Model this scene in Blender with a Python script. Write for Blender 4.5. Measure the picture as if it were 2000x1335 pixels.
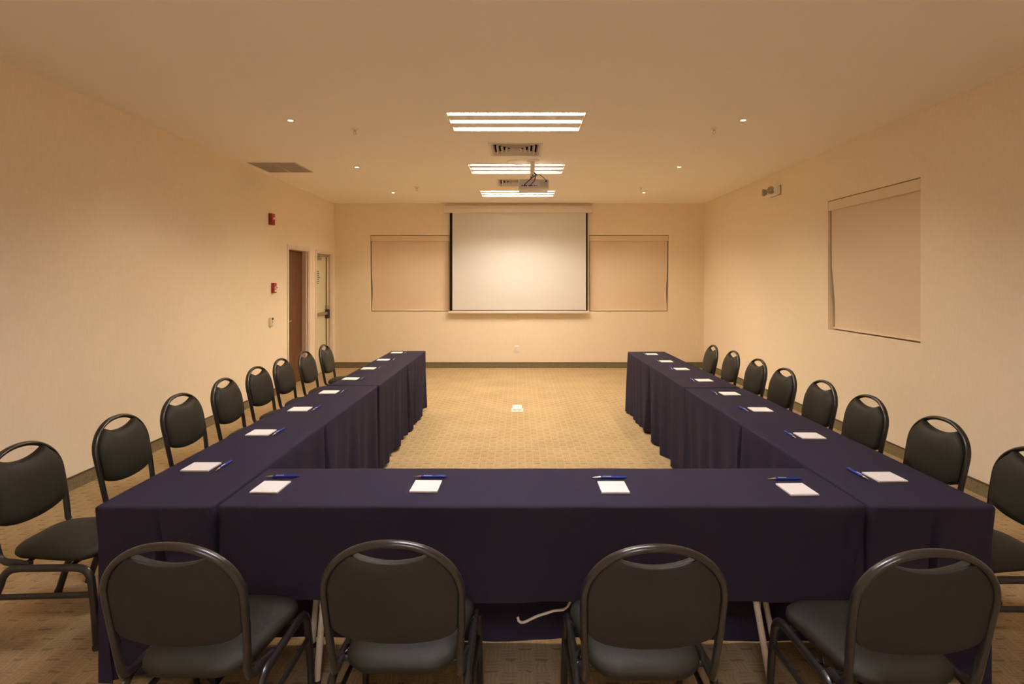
import bpy, bmesh, math, random
from mathutils import Vector, Matrix
PI = math.pi
random.seed(7)
S = bpy.context.scene
COL = S.collection
for o in list(bpy.data.objects):
    bpy.data.objects.remove(o)

# ------------------------------------------------------------------ camera, world, exposure
cam = bpy.data.cameras.new('camera')
cam.sensor_width = 36.0
cam.lens = 36.0 * 1085 / 2000
cam.shift_x = -12 / 2000
cam.shift_y = -116 / 2000
cam.clip_start = 0.05
cam_o = bpy.data.objects.new('camera', cam)
cam_o.location = (0, 0, 1.62)
cam_o.rotation_euler = (PI / 2, 0, 0)
COL.objects.link(cam_o)
S.camera = cam_o

w = bpy.data.worlds.new('world')
S.world = w
w.use_nodes = True
w.node_tree.nodes['Background'].inputs[0].default_value = (0.9, 0.75, 0.6, 1)
w.node_tree.nodes['Background'].inputs[1].default_value = 0.02
S.view_settings.view_transform = 'Standard'
S.view_settings.look = 'None'
S.view_settings.gamma = 1
S.view_settings.use_curve_mapping = False
S.view_settings.exposure = 0.0
S.cycles.max_bounces = 16
S.cycles.diffuse_bounces = 10
S.cycles.glossy_bounces = 4
S.cycles.sample_clamp_indirect = 8
S.cycles.use_denoising = True

TUBE_POWER = 238.0
TUBE_COLOR = (1.0, 0.86, 0.69)
TUBE_COOL = (0.98, 0.96, 1.05)      # whiter tubes for the two added, unseen fill lights
SPOT_POWER = 55.0
SPOT_COLOR = (1.0, 0.78, 0.48)

# ------------------------------------------------------------------ room numbers (metres)
XL, XR, YB, YF, H = -3.49, 3.53, 10.56, -2.4, 3.123

# ------------------------------------------------------------------ materials
MATS = {}
def mat(name, col, rough=0.6, metal=0.0, spec=0.5, emit=None, estr=0.0, sheen=0.0):
    m = bpy.data.materials.new(name)
    m.use_nodes = True
    b = m.node_tree.nodes['Principled BSDF']
    b.inputs['Base Color'].default_value = (*col, 1)
    b.inputs['Roughness'].default_value = rough
    b.inputs['Metallic'].default_value = metal
    b.inputs['Specular IOR Level'].default_value = spec
    if sheen:
        b.inputs['Sheen Weight'].default_value = sheen
        b.inputs['Sheen Roughness'].default_value = 0.5
    if emit:
        b.inputs['Emission Color'].default_value = (*emit, 1)
        b.inputs['Emission Strength'].default_value = estr
    MATS[name] = m
    return m

def nd(m, typ, **kw):
    n = m.node_tree.nodes.new(typ)
    for k, v in kw.items():
        setattr(n, k, v)
    return n

def lk(m, a, b):
    m.node_tree.links.new(a, b)

def grain(m, scale, amount, bump=0.0, stretch=(1, 1, 1), detail=3, dist=0.002):
    """fine colour variation and relief on a plain material"""
    b = m.node_tree.nodes['Principled BSDF']
    col = tuple(b.inputs['Base Color'].default_value)
    tc = nd(m, 'ShaderNodeTexCoord')
    mp = nd(m, 'ShaderNodeMapping')
    mp.inputs['Scale'].default_value = stretch
    lk(m, tc.outputs['Object'], mp.inputs['Vector'])
    nz = nd(m, 'ShaderNodeTexNoise')
    nz.inputs['Scale'].default_value = scale
    nz.inputs['Detail'].default_value = detail
    lk(m, mp.outputs['Vector'], nz.inputs['Vector'])
    mx = nd(m, 'ShaderNodeMix', data_type='RGBA')
    mx.inputs[6].default_value = tuple(c * (1 - amount) for c in col[:3]) + (1,)
    mx.inputs[7].default_value = tuple(min(1, c * (1 + amount)) for c in col[:3]) + (1,)
    lk(m, nz.outputs['Fac'], mx.inputs[0])
    lk(m, mx.outputs[2], b.inputs['Base Color'])
    if bump:
        bp = nd(m, 'ShaderNodeBump')
        bp.inputs['Strength'].default_value = bump
        bp.inputs['Distance'].default_value = dist
        lk(m, nz.outputs['Fac'], bp.inputs['Height'])
        lk(m, bp.outputs['Normal'], b.inputs['Normal'])
    return m

M_WALL = grain(mat('beige wallcovering', (0.875, 0.775, 0.63), 0.75, spec=0.25), 60, 0.05, 0.25, (1, 1, 0.25))
M_CEIL = grain(mat('painted ceiling', (0.93, 0.895, 0.845), 0.9, spec=0.1), 90, 0.02, 0.1)
M_BASE = grain(mat('carpet base', (0.20, 0.165, 0.095), 0.95, spec=0.05), 120, 0.55, 0.5, (1, 1, 0.4))
M_BIND = mat('base binding', (0.09, 0.07, 0.045), 0.9, spec=0.05)
M_FRAME_PAINT = grain(mat('door frame paint', (0.80, 0.70, 0.62), 0.45), 20, 0.02)
M_CREAM_DOOR = grain(mat('cream painted steel', (0.70, 0.66, 0.48), 0.45), 12, 0.03)
M_STEEL = mat('brushed steel', (0.45, 0.42, 0.38), 0.35, 0.9)
M_DARKPLASTIC = mat('dark plastic', (0.03, 0.022, 0.018), 0.45)
M_GREEN = mat('green print', (0.03, 0.16, 0.07), 0.6)
M_SIGN = mat('sign plate', (0.75, 0.72, 0.58), 0.5)
M_BLIND = grain(mat('roller blind fabric', (0.77, 0.64, 0.50), 0.85, spec=0.1), 300, 0.05, 0.15)
M_VALANCE = grain(mat('blind valance', (0.80, 0.67, 0.52), 0.6), 100, 0.02)
M_GLASS = mat('dark window glass', (0.02, 0.02, 0.025), 0.05)
M_ALU = mat('window aluminium', (0.5, 0.48, 0.44), 0.4, 0.8)
M_SCREEN = mat('matte white screen', (0.72, 0.71, 0.69), 0.9, spec=0.1)
M_SCREENBLACK = mat('screen black border', (0.012, 0.010, 0.008), 0.85, spec=0.1)
M_CASE = grain(mat('screen case white', (0.80, 0.73, 0.66), 0.4), 10, 0.02)
M_WHITE = mat('white plastic', (0.82, 0.78, 0.72), 0.4)
M_PLATE = grain(mat('brushed pale plate', (0.62, 0.59, 0.54), 0.4), 45, 0.25)
M_WHITEDARK = mat('grey plastic', (0.42, 0.38, 0.34), 0.5)
M_RED = mat('alarm red', (0.33, 0.02, 0.018), 0.4)
M_LENS = mat('clear lens', (0.85, 0.82, 0.78), 0.1)
M_TROFFER = mat('white enamel', (0.85, 0.82, 0.76), 0.35)
M_LOUVER = mat('specular louver', (0.85, 0.80, 0.72), 0.25, 0.6)
M_TUBE = mat('fluorescent tube', (0.9, 0.9, 0.9), 0.5, emit=TUBE_COLOR, estr=TUBE_POWER)
M_TUBE2 = mat('cool fill tube', (0.9, 0.9, 0.9), 0.5, emit=TUBE_COOL, estr=TUBE_POWER * 0.66)  # for the unseen fill light added over the cross table
M_TUBE3 = mat('cool fill tube behind', (0.9, 0.9, 0.9), 0.5, emit=TUBE_COOL, estr=TUBE_POWER * 1.6)  # for the unseen fill light added behind the viewer
M_BULB = mat('halogen bulb', (0.9, 0.9, 0.9), 0.5, emit=(1.0, 0.78, 0.45), estr=60.0)
M_GRILLE = mat('return grille paint', (0.50, 0.43, 0.40), 0.6)
M_FILTER = grain(mat('return air filter', (0.20, 0.16, 0.15), 0.95), 60, 0.3)
M_VENT = mat('diffuser enamel', (0.72, 0.66, 0.60), 0.45)
M_DUCT = mat('duct lining', (0.03, 0.027, 0.026), 0.9)
M_CHROME = mat('chrome', (0.75, 0.72, 0.68), 0.15, 1.0)
M_CLOTH = grain(mat('navy tablecloth', (0.027, 0.0222, 0.038), 0.9, spec=0.06), 220, 0.18, 0.25)
M_TABLEWOOD = grain(mat('plywood table top', (0.42, 0.28, 0.15), 0.6), 30, 0.2, 0, (1, 12, 1))
M_LEGPAINT = grain(mat('white painted leg', (0.62, 0.56, 0.48), 0.4), 40, 0.1)
M_PAPER = mat('notepad paper', (0.84, 0.82, 0.80), 0.8, spec=0.1)
M_PRINT = mat('pale grey print', (0.62, 0.60, 0.60), 0.8)
M_PENBLUE = mat('pen blue', (0.012, 0.035, 0.30), 0.25)
M_PENTIP = mat('pen metal', (0.62, 0.52, 0.40), 0.25, 1.0)
M_CHAIRFRAME = grain(mat('black powder coat', (0.030, 0.026, 0.023), 0.28, metal=0.35, spec=0.7), 200, 0.2)
M_CHAIRPAD = grain(mat('black upholstery', (0.0165, 0.0138, 0.0085), 0.6, spec=0.3), 350, 0.35, 0.3)
M_CHAIRPANEL = grain(mat('black back panel', (0.019, 0.0155, 0.0145), 0.6, spec=0.3), 250, 0.3, 0.2)
M_RUBBER = mat('black rubber foot', (0.015, 0.014, 0.013), 0.8)
M_CABLE = mat('white cable', (0.75, 0.68, 0.58), 0.5)
M_BLACKCABLE = mat('black cable', (0.012, 0.010, 0.010), 0.5)
M_PROJ = mat('projector shell', (0.66, 0.62, 0.64), 0.45)

def wood_material():
    m = mat('dark wood door', (0.12, 0.04, 0.015), 0.45)
    b = m.node_tree.nodes['Principled BSDF']
    tc = nd(m, 'ShaderNodeTexCoord'); mp = nd(m, 'ShaderNodeMapping')
    mp.inputs['Scale'].default_value = (6, 6, 0.7)
    nz = nd(m, 'ShaderNodeTexNoise'); nz.inputs['Scale'].default_value = 5; nz.inputs['Detail'].default_value = 6
    cr = nd(m, 'ShaderNodeValToRGB')
    cr.color_ramp.elements[0].position = 0.3; cr.color_ramp.elements[0].color = (0.085, 0.030, 0.014, 1)
    cr.color_ramp.elements[1].position = 0.75; cr.color_ramp.elements[1].color = (0.17, 0.062, 0.026, 1)
    lk(m, tc.outputs['Object'], mp.inputs['Vector']); lk(m, mp.outputs['Vector'], nz.inputs['Vector'])
    lk(m, nz.outputs['Fac'], cr.inputs['Fac']); lk(m, cr.outputs['Color'], b.inputs['Base Color'])
    return m
M_WOOD = wood_material()

def carpet_material():
    """tan loop carpet woven in a basket pattern: 8 cm cells, alternately ribbed, with a dark dash at each cell edge"""
    m = mat('basket weave carpet', (0.4, 0.28, 0.15), 0.97, spec=0.05)
    b = m.node_tree.nodes['Principled BSDF']
    tc = nd(m, 'ShaderNodeTexCoord')
    def math_(op, a, c=None, d=None):
        n = nd(m, 'ShaderNodeMath', operation=op)
        for i, v in enumerate((a, c, d)):
            if v is None: continue
            if isinstance(v, (int, float)): n.inputs[i].default_value = v
            else: lk(m, v, n.inputs[i])
        return n.outputs[0]
    nw = nd(m, 'ShaderNodeTexNoise'); nw.inputs['Scale'].default_value = 14; nw.inputs['Detail'].default_value = 2
    lk(m, tc.outputs['Object'], nw.inputs['Vector'])
    wob = math_('MULTIPLY', math_('SUBTRACT', nw.outputs['Fac'], 0.5), 0.42)
    sx = nd(m, 'ShaderNodeSeparateXYZ'); lk(m, tc.outputs['Object'], sx.inputs[0])
    u = math_('ADD', math_('DIVIDE', sx.outputs[0], 0.070), wob)
    v = math_('ADD', math_('DIVIDE', sx.outputs[1], 0.070), wob)
    fu = math_('FRACT', u); fv = math_('FRACT', v)
    par = math_('MODULO', math_('ADD', math_('FLOOR', u), math_('FLOOR', v)), 2.0)
    par = math_('ABSOLUTE', par)
    # ribs along x in one set of cells, along y in the other
    ribx = math_('SINE', math_('MULTIPLY', fu, 2 * PI * 4))
    riby = math_('SINE', math_('MULTIPLY', fv, 2 * PI * 4))
    mixr = nd(m, 'ShaderNodeMix', data_type='FLOAT')
    lk(m, par, mixr.inputs[0]); lk(m, ribx, mixr.inputs[2]); lk(m, riby, mixr.inputs[3])
    rib = math_('MULTIPLY_ADD', mixr.outputs[0], 0.5, 0.5)
    dash = math_('MULTIPLY', math_('LESS_THAN', fv, 0.18), par)
    dash = math_('MULTIPLY', dash, math_('MULTIPLY', math_('GREATER_THAN', fu, 0.06), math_('LESS_THAN', fu, 0.84)))
    stripe = math_('GREATER_THAN', fu, 0.84)
    patch = nd(m, 'ShaderNodeTexNoise'); patch.inputs['Scale'].default_value = 2.2; patch.inputs['Detail'].default_value = 4
    lk(m, tc.outputs['Object'], patch.inputs['Vector'])
    fine = nd(m, 'ShaderNodeTexNoise'); fine.inputs['Scale'].default_value = 160; fine.inputs['Detail'].default_value = 2
    lk(m, tc.outputs['Object'], fine.inputs['Vector'])
    dn = math_('GREATER_THAN', nw.outputs['Fac'], 0.44)
    val = math_('MULTIPLY_ADD', rib, 0.16, 0.74)
    val = math_('SUBTRACT', val, math_('MULTIPLY', math_('MULTIPLY', dash, dn), 0.27))
    val = math_('ADD', val, math_('MULTIPLY', stripe, 0.07))
    val = math_('ADD', val, math_('MULTIPLY', par, -0.055))
    val = math_('ADD', val, math_('MULTIPLY_ADD', fine.outputs['Fac'], 0.40, -0.20))
    val = math_('ADD', val, math_('MULTIPLY_ADD', patch.outputs['Fac'], 0.36, -0.18))
    cr = nd(m, 'ShaderNodeValToRGB')
    e = cr.color_ramp.elements
    e[0].position = 0.25; e[0].color = (0.14, 0.095, 0.045, 1)
    e[1].position = 1.0; e[1].color = (0.465, 0.345, 0.20, 1)
    lk(m, val, cr.inputs['Fac'])
    lk(m, cr.outputs['Color'], b.inputs['Base Color'])
    bp = nd(m, 'ShaderNodeBump'); bp.inputs['Strength'].default_value = 0.5; bp.inputs['Distance'].default_value = 0.004
    lk(m, val, bp.inputs['Height']); lk(m, bp.outputs['Normal'], b.inputs['Normal'])
    return m
M_CARPET = carpet_material()

# ------------------------------------------------------------------ helpers
def put(o, label=None, cat=None, group=None, kind=None):
    if label: o['label'] = label
    if cat: o['category'] = cat
    if group: o['group'] = group
    if kind: o['kind'] = kind
    return o

def thing(name, label, cat, loc=(0, 0, 0), rz=0.0, group=None):
    o = bpy.data.objects.new(name, None)
    o.empty_display_size = 0.05
    o.location = loc
    o.rotation_euler = (0, 0, rz)
    COL.objects.link(o)
    return put(o, label, cat, group)

def obj(name, bm, m, parent=None, angle=40, label=None, kind=None):
    me = bpy.data.meshes.new(name)
    bmesh.ops.recalc_face_normals(bm, faces=bm.faces)
    bm.to_mesh(me)
    bm.free()
    me.materials.append(m)
    for p in me.polygons:
        p.use_smooth = True
    me.set_sharp_from_angle(angle=math.radians(angle))
    o = bpy.data.objects.new(name, me)
    COL.objects.link(o)
    if parent is not None:
        o.parent = parent
    return put(o, label, None, None, kind)

def NB():
    return bmesh.new()

def box(bm, x0, x1, y0, y1, z0, z1, bev=0.0, seg=2, mtx=None):
    t = bmesh.new()
    bmesh.ops.create_cube(t, size=1)
    for v in t.verts:
        v.co = Vector(((x0 + x1) / 2 + v.co.x * (x1 - x0), (y0 + y1) / 2 + v.co.y * (y1 - y0), (z0 + z1) / 2 + v.co.z * (z1 - z0)))
    if bev:
        bmesh.ops.bevel(t, geom=t.edges[:], offset=bev, segments=seg, affect='EDGES', profile=0.5)
    if mtx is not None:
        bmesh.ops.transform(t, matrix=mtx, verts=t.verts)
    merge(bm, t)
    return bm

def merge(bm, t):
    vm = {}
    for v in t.verts:
        vm[v] = bm.verts.new(v.co)
    for f in t.faces:
        try: bm.faces.new([vm[v] for v in f.verts])
        except ValueError: pass
    t.free()

def tube(bm, pts, ra, rb=None, n=10, up=(1, 0, 0), caps=True):
    """sweep an elliptic section along pts; ra lies along `up`, rb across it"""
    rb = ra if rb is None else rb
    P = [Vector(p) for p in pts]
    rings = []
    up = Vector(up)
    for i, p in enumerate(P):
        d = (P[min(i + 1, len(P) - 1)] - P[max(i - 1, 0)]).normalized()
        a = up - d * up.dot(d)
        if a.length < 1e-4:
            a = d.orthogonal()
        a.normalize()
        b = d.cross(a).normalized()
        rings.append([bm.verts.new(p + a * (ra * math.cos(2 * PI * k / n)) + b * (rb * math.sin(2 * PI * k / n))) for k in range(n)])
    for r0, r1 in zip(rings, rings[1:]):
        for k in range(n):
            bm.faces.new((r0[k], r0[(k + 1) % n], r1[(k + 1) % n], r1[k]))
    if caps:
        bm.faces.new(rings[0][::-1]); bm.faces.new(rings[-1])
    return bm

def lathe(bm, prof, n=20, mtx=None):
    """revolve (r, z) pairs about z"""
    rings = []
    for r, z in prof:
        if r < 1e-6:
            v = Vector((0, 0, z)); rings.append([bm.verts.new(mtx @ v if mtx else v)])
        else:
            ring = []
            for k in range(n):
                v = Vector((r * math.cos(2 * PI * k / n), r * math.sin(2 * PI * k / n), z))
                ring.append(bm.verts.new(mtx @ v if mtx else v))
            rings.append(ring)
    for a, b in zip(rings, rings[1:]):
        for k in range(n):
            q = [a[k % len(a)], a[(k + 1) % len(a)], b[(k + 1) % len(b)], b[k % len(b)]]
            q = list(dict.fromkeys(q))
            if len(q) > 2:
                bm.faces.new(q)
    return bm

def arc(c, r, a0, a1, n, axis='yz', fixed=0.0):
    out = []
    for i in range(n + 1):
        a = a0 + (a1 - a0) * i / n
        p, q = c[0] + r * math.cos(a), c[1] + r * math.sin(a)
        out.append({'yz': (fixed, p, q), 'xz': (p, fixed, q), 'xy': (p, q, fixed)}[axis])
    return out

def spline(pts, n=8):
    P = [Vector(p) for p in pts]
    P = [P[0] * 2 - P[1]] + P + [P[-1] * 2 - P[-2]]
    out = []
    for i in range(1, len(P) - 2):
        for k in range(n):
            t = k / n
            a, b, c, d = P[i - 1], P[i], P[i + 1], P[i + 2]
            out.append(0.5 * ((2 * b) + (c - a) * t + (2 * a - 5 * b + 4 * c - d) * t * t + (3 * b - a - 3 * c + d) * t ** 3))
    out.append(P[-2])
    return out

def slab(name, u0, u1, v0, v1, holes, to3, thick_dir, thick, m, cuts_u=(), kind='structure'):
    """a flat wall, floor or ceiling with rectangular openings, given real thickness"""
    us = sorted({u0, u1, *cuts_u, *[h[0] for h in holes], *[h[1] for h in holes]})
    vs = sorted({v0, v1, *[h[2] for h in holes], *[h[3] for h in holes]})
    bm = bmesh.new()
    V = {}
    def gv(i, j):
        if (i, j) not in V:
            V[(i, j)] = bm.verts.new(to3(us[i], vs[j]))
        return V[(i, j)]
    for i in range(len(us) - 1):
        for j in range(len(vs) - 1):
            cu, cv = (us[i] + us[i + 1]) / 2, (vs[j] + vs[j + 1]) / 2
            if any(h[0] < cu < h[1] and h[2] < cv < h[3] for h in holes):
                continue
            bm.faces.new((gv(i, j), gv(i + 1, j), gv(i + 1, j + 1), gv(i, j + 1)))
    g = bmesh.ops.extrude_face_region(bm, geom=bm.faces[:] + bm.edges[:] + bm.verts[:])
    for e in g['geom']:
        if isinstance(e, bmesh.types.BMVert):
            e.co += Vector(thick_dir) * thick
    return obj(name, bm, m, kind=kind, angle=30)

def copy_thing(root, loc, rz, label, name=None):
    r = root.copy()
    COL.objects.link(r)
    r.location = loc
    r.rotation_euler = (0, 0, rz)
    r['label'] = label
    for ch in list(root.children):
        c = ch.copy(); COL.objects.link(c); c.parent = r
        for g in ch.children:
            d = g.copy(); COL.objects.link(d); d.parent = c
    return r

ORD = ['nearest the projection screen', 'second from the screen end', 'third from the screen end', 'fourth from the screen end',
       'fifth from the screen end', 'sixth from the screen end', 'seventh from the screen end', 'farthest from the projection screen']

# ------------------------------------------------------------------ room shell
TROF = [(-0.018, 5.20), (-0.018, 7.345), (-0.005, 9.39), (-0.018, 2.53), (-0.018, -1.1)]  # last two: unseen fixtures added to brighten the near end
TW, TL = 1.27, 0.63           # troffer outside
VENT = [(-0.028, 6.29), (-0.028, 8.37)]
VS = 0.60
GR = (-3.09, 7.26)
GS = 0.60
ceil_holes = [(x - TW / 2 + .02, x + TW / 2 - .02, y - TL / 2 + .02, y + TL / 2 - .02) for x, y in TROF]
ceil_holes += [(x - VS / 2 + .03, x + VS / 2 - .03, y - VS / 2 + .03, y + VS / 2 - .03) for x, y in VENT]
ceil_holes += [(GR[0] - GS / 2 + .02, GR[0] + GS / 2 - .02, GR[1] - GS / 2 + .02, GR[1] + GS / 2 - .02)]
DOOR1 = (8.433, 9.25, 0.0, 2.15)
DOOR2 = (9.61, 10.40, 0.0, 2.145)
WINR = (4.873, 6.33, 1.085, 2.545)
WINB = [(-2.811, -1.304, 1.07, 2.52), (1.352, 2.86, 1.07, 2.52)]

slab('floor', XL - .2, XR + .2, YF - .2, YB + .2, [], lambda u, v: (u, v, 0), (0, 0, -1), 0.1, M_CARPET)
slab('ceiling', XL - .2, XR + .2, YF - .2, YB + .2, ceil_holes, lambda u, v: (u, v, H), (0, 0, 1), 0.06, M_CEIL)
slab('wall_left', YF, YB, 0, H, [DOOR1, DOOR2], lambda u, v: (XL, u, v), (-1, 0, 0), 0.18, M_WALL)
slab('wall_right', YF, YB, 0, H, [WINR], lambda u, v: (XR, u, v), (1, 0, 0), 0.18, M_WALL)
slab('wall_back', XL, XR, 0, H, WINB, lambda u, v: (u, YB, v), (0, 1, 0), 0.18, M_WALL)
slab('wall_front', XL, XR, 0, H, [], lambda u, v: (u, YF, v), (0, -1, 0), 0.18, M_WALL)

BH = 0.107
def baseboard(name, segs):
    bm, b2 = NB(), NB()
    for (x0, x1, y0, y1, nx, ny) in segs:
        box(bm, x0, x1, y0, y1, 0, BH - .012)
        box(b2, x0 - .002 * abs(nx), x1 + .002 * abs(nx), y0 - .002 * abs(ny), y1 + .002 * abs(ny), BH - .012, BH, .002, 1)
    o = obj(name, bm, M_BASE, kind='structure')
    obj('binding_strip', b2, M_BIND, o)
baseboard('baseboard_back', [(XL + .012, XR - .012, YB - .012, YB, 0, 1)])
baseboard('baseboard_right', [(XR - .012, XR, YF, YB, 1, 0)])
baseboard('baseboard_left', [(XL, XL + .012, YF, DOOR1[0] - .055, 1, 0), (XL, XL + .012, DOOR1[1] + .08, DOOR2[0] - .055, 1, 0)])

# doors in the left wall
def door_frame(parent, y0, y1, ztop, depth, face, tn, tf):
    """painted steel frame: flat casing on the wall plus the jambs in the opening"""
    bm = NB()
    # casing on the wall face
    box(bm, XL, XL + .014, y0 - tn, y0, 0, ztop + face, .002, 1)
    box(bm, XL, XL + .014, y1, y1 + tf, 0, ztop + face, .002, 1)
    box(bm, XL, XL + .014, y0, y1, ztop, ztop + face, .002, 1)
    # jamb lining
    box(bm, XL - depth - .06, XL + .002, y0, y0 + .015, 0, ztop)
    box(bm, XL - depth - .06, XL + .002, y1 - .015, y1, 0, ztop)
    box(bm, XL - depth - .06, XL + .002, y0 + .015, y1 - .015, ztop - .015, ztop)
    # door stop
    box(bm, XL - depth * .45, XL - depth * .45 + .014, y1 - .03, y1 - .015, 0, ztop - .015)
    return obj('door_frame', bm, M_FRAME_PAINT, parent)

d1 = put(obj('door_1', box(NB(), XL - .145, XL - .10, DOOR1[0] + .02, DOOR1[1] - .02, .006, DOOR1[3] - .02, .003, 1), M_WOOD), kind='structure')
door_frame(d1, DOOR1[0], DOOR1[1], DOOR1[3], .10, .05, .045, .08)
lv = NB()
tube(lv, [(XL - .10, 8.53, 1.02), (XL - .05, 8.53, 1.02)], .011)
tube(lv, [(XL - .05, 8.53, 1.02), (XL - .045, 8.58, 1.02), (XL - .045, 8.65, 1.02)], .010)
lathe(lv, [(0, 0), (.028, 0), (.028, .008), (0, .008)], 20, Matrix.Translation((XL - .101, 8.53, 1.02)) @ Matrix.Rotation(PI / 2, 4, 'Y'))
obj('lever_handle', lv, M_STEEL, d1)
d2 = put(obj('door_2', box(NB(), XL - .10, XL - .055, DOOR2[0] + .018, DOOR2[1] - .018, .006, DOOR2[3] - .02, .003, 1), M_CREAM_DOOR), kind='structure')
door_frame(d2, DOOR2[0], DOOR2[1], DOOR2[3], .055, .05, .045, .06)
XD = XL - .055
bm = NB()
box(bm, XD + .025, XD + .055, 9.66, 10.24, 1.03, 1.085, .006)
box(bm, XD, XD + .03, 9.66, 9.70, 1.035, 1.08)
pb = obj('push_bar', bm, M_STEEL, d2)
bm = NB(); box(bm, XD, XD + .062, 10.19, 10.29, .96, 1.13, .012)
obj('latch_case', bm, M_DARKPLASTIC, pb)
bm = NB(); box(bm, XD, XD + .04, 10.20, 10.27, 1.13, 1.20, .006)
obj('latch_bracket', bm, M_STEEL, pb)
bm = NB(); tube(bm, [(XD + .012, 10.235, .10), (XD + .012, 10.235, 2.09)], .007)
obj('vertical_rod', bm, M_DARKPLASTIC, d2)
bm = NB(); box(bm, XD, XD + .045, 9.68, 9.90, 2.02, 2.075, .006); tube(bm, [(XD + .03, 9.80, 2.085), (XD + .05, 10.05, 2.10), (XD + .02, 10.33, 2.10)], .008)
obj('door_closer', bm, M_STEEL, d2)
bm = NB(); box(bm, XD, XD + .003, 9.70, 9.915, 1.575, 1.845)
sg = obj('door_sign', bm, M_SIGN, d2)
bm = NB()
for k, wd in enumerate((.13, .16, .15, .17, .12, .16, .10)):
    z = 1.815 - k * .035
    y = 9.725
    while y < 9.725 + wd:
        s = random.choice((.014, .020, .026))
        box(bm, XD + .003, XD + .0042, y, y + s, z - .011, z + .011)
        y += s + .006
obj('sign_print', bm, M_GREEN, sg)

# windows with roller blinds in their recesses
def window(n, frame_bm, pane_bm):
    o = put(obj('window_%d' % n, frame_bm, M_ALU), kind='structure')
    obj('pane', pane_bm, M_GLASS, o)

def rect_frame(to, u0, u1, v0, v1, wd, d0, d1):
    bm = NB()
    for (a, b, c, d) in ((u0, u1, v0, v0 + wd), (u0, u1, v1 - wd, v1), (u0, u0 + wd, v0 + wd, v1 - wd), (u1 - wd, u1, v0 + wd, v1 - wd), ((u0 + u1) / 2 - wd / 2, (u0 + u1) / 2 + wd / 2, v0 + wd, v1 - wd)):
        p, q = to(a, d0, c), to(b, d1, d)
        box(bm, min(p[0], q[0]), max(p[0], q[0]), min(p[1], q[1]), max(p[1], q[1]), c, d)
    return bm

def blind(name, label, to, u0, u1, v0, v1, skew):
    """valance box at the head, fabric that drifts back into the recess near the bottom, bottom bar"""
    r = thing(name, label, 'blind', to((u0 + u1) / 2, 0, v0))
    L = Vector(r.location)
    def T(u, d, v):
        return Vector(to(u, d, v)) - L
    def tb(bm, a, b, c, d, e, f, bev=.003):
        p, q = T(a, c, e), T(b, d, f)
        box(bm, min(p.x, q.x), max(p.x, q.x), min(p.y, q.y), max(p.y, q.y), min(p.z, q.z), max(p.z, q.z), bev, 1)
    bm = NB(); tb(bm, u0 + .004, u1 - .004, .002, .035, v1 - .112, v1 - .008); obj('valance', bm, M_VALANCE, r)
    bm = NB()
    nu, nv = 24, 30
    front, back = [], []
    for j in range(nv + 1):
        t = j / nv                                 # 0 at head
        z = v1 - .10 - t * (v1 - .10 - (v0 + .02))
        e = max(0.0, (t - .45) / .55)
        rowf, rowb = [], []
        for i in range(nu + 1):
            s = i / nu
            side = s if skew > 0 else 1 - s
            u = u0 + .016 + s * (u1 - u0 - .032)
            dd = .034 + .032 * (e * e * (3 - 2 * e)) * (0.25 + .75 * side ** 2) + .003 * math.sin(3.1 * t + 5 * s)
            if side > .93:
                u += (-1 if skew > 0 else 1) * .018 * math.sin(PI * min(1, max(0, (t - .4) / .6))) ** 2 * (side - .93) / .07
            rowf.append(bm.verts.new(T(u, dd, z))); rowb.append(bm.verts.new(T(u, dd + .0015, z)))
        front.append(rowf); back.append(rowb)
    for R in (front, back):
        for j in range(nv):
            for i in range(nu):
                bm.faces.new((R[j][i], R[j][i + 1], R[j + 1][i + 1], R[j + 1][i]))
    for j in range(nv):
        for i in (0, nu):
            bm.faces.new((front[j][i], front[j + 1][i], back[j + 1][i], back[j][i]))
    for i in range(nu):
        for j in (0, nv):
            bm.faces.new((front[j][i], front[j][i + 1], back[j][i + 1], back[j][i]))
    obj('fabric', bm, M_BLIND, r, angle=80)
    bm = NB()
    tube(bm, [T(u0 + .014, .028 + .03 * (0 if skew > 0 else 1), v0 + .022), T(u1 - .014, .028 + .03 * (1 if skew > 0 else 0), v0 + .022)], .011, .014, 10, up=(0, 0, 1))
    obj('bottom_bar', bm, M_VALANCE, r)
    return r

to_b = lambda u, d, v: (u, YB + d, v)
to_r = lambda u, d, v: (XR + d, u, v)
for n, wn in enumerate(WINB):
    p = NB(); box(p, wn[0] + .03, wn[1] - .03, YB + .135, YB + .145, wn[2] + .03, wn[3] - .03)
    window(n + 1, rect_frame(to_b, wn[0], wn[1], wn[2], wn[3], .04, .11, .16), p)
p = NB(); box(p, XR + .135, XR + .145, WINR[0] + .03, WINR[1] - .03, WINR[2] + .03, WINR[3] - .03)
window(3, rect_frame(to_r, WINR[0], WINR[1], WINR[2], WINR[3], .04, .11, .16), p)
blind('roller_blind', 'beige roller blind pulled down beside the screen, towards the doors', to_b, *WINB[0], -1)
blind('roller_blind', 'beige roller blind pulled down beside the screen, away from the doors', to_b, *WINB[1], 1)
blind('roller_blind', 'beige roller blind pulled down in the long wall below the emergency light', to_r, *WINR, 1)

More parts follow.
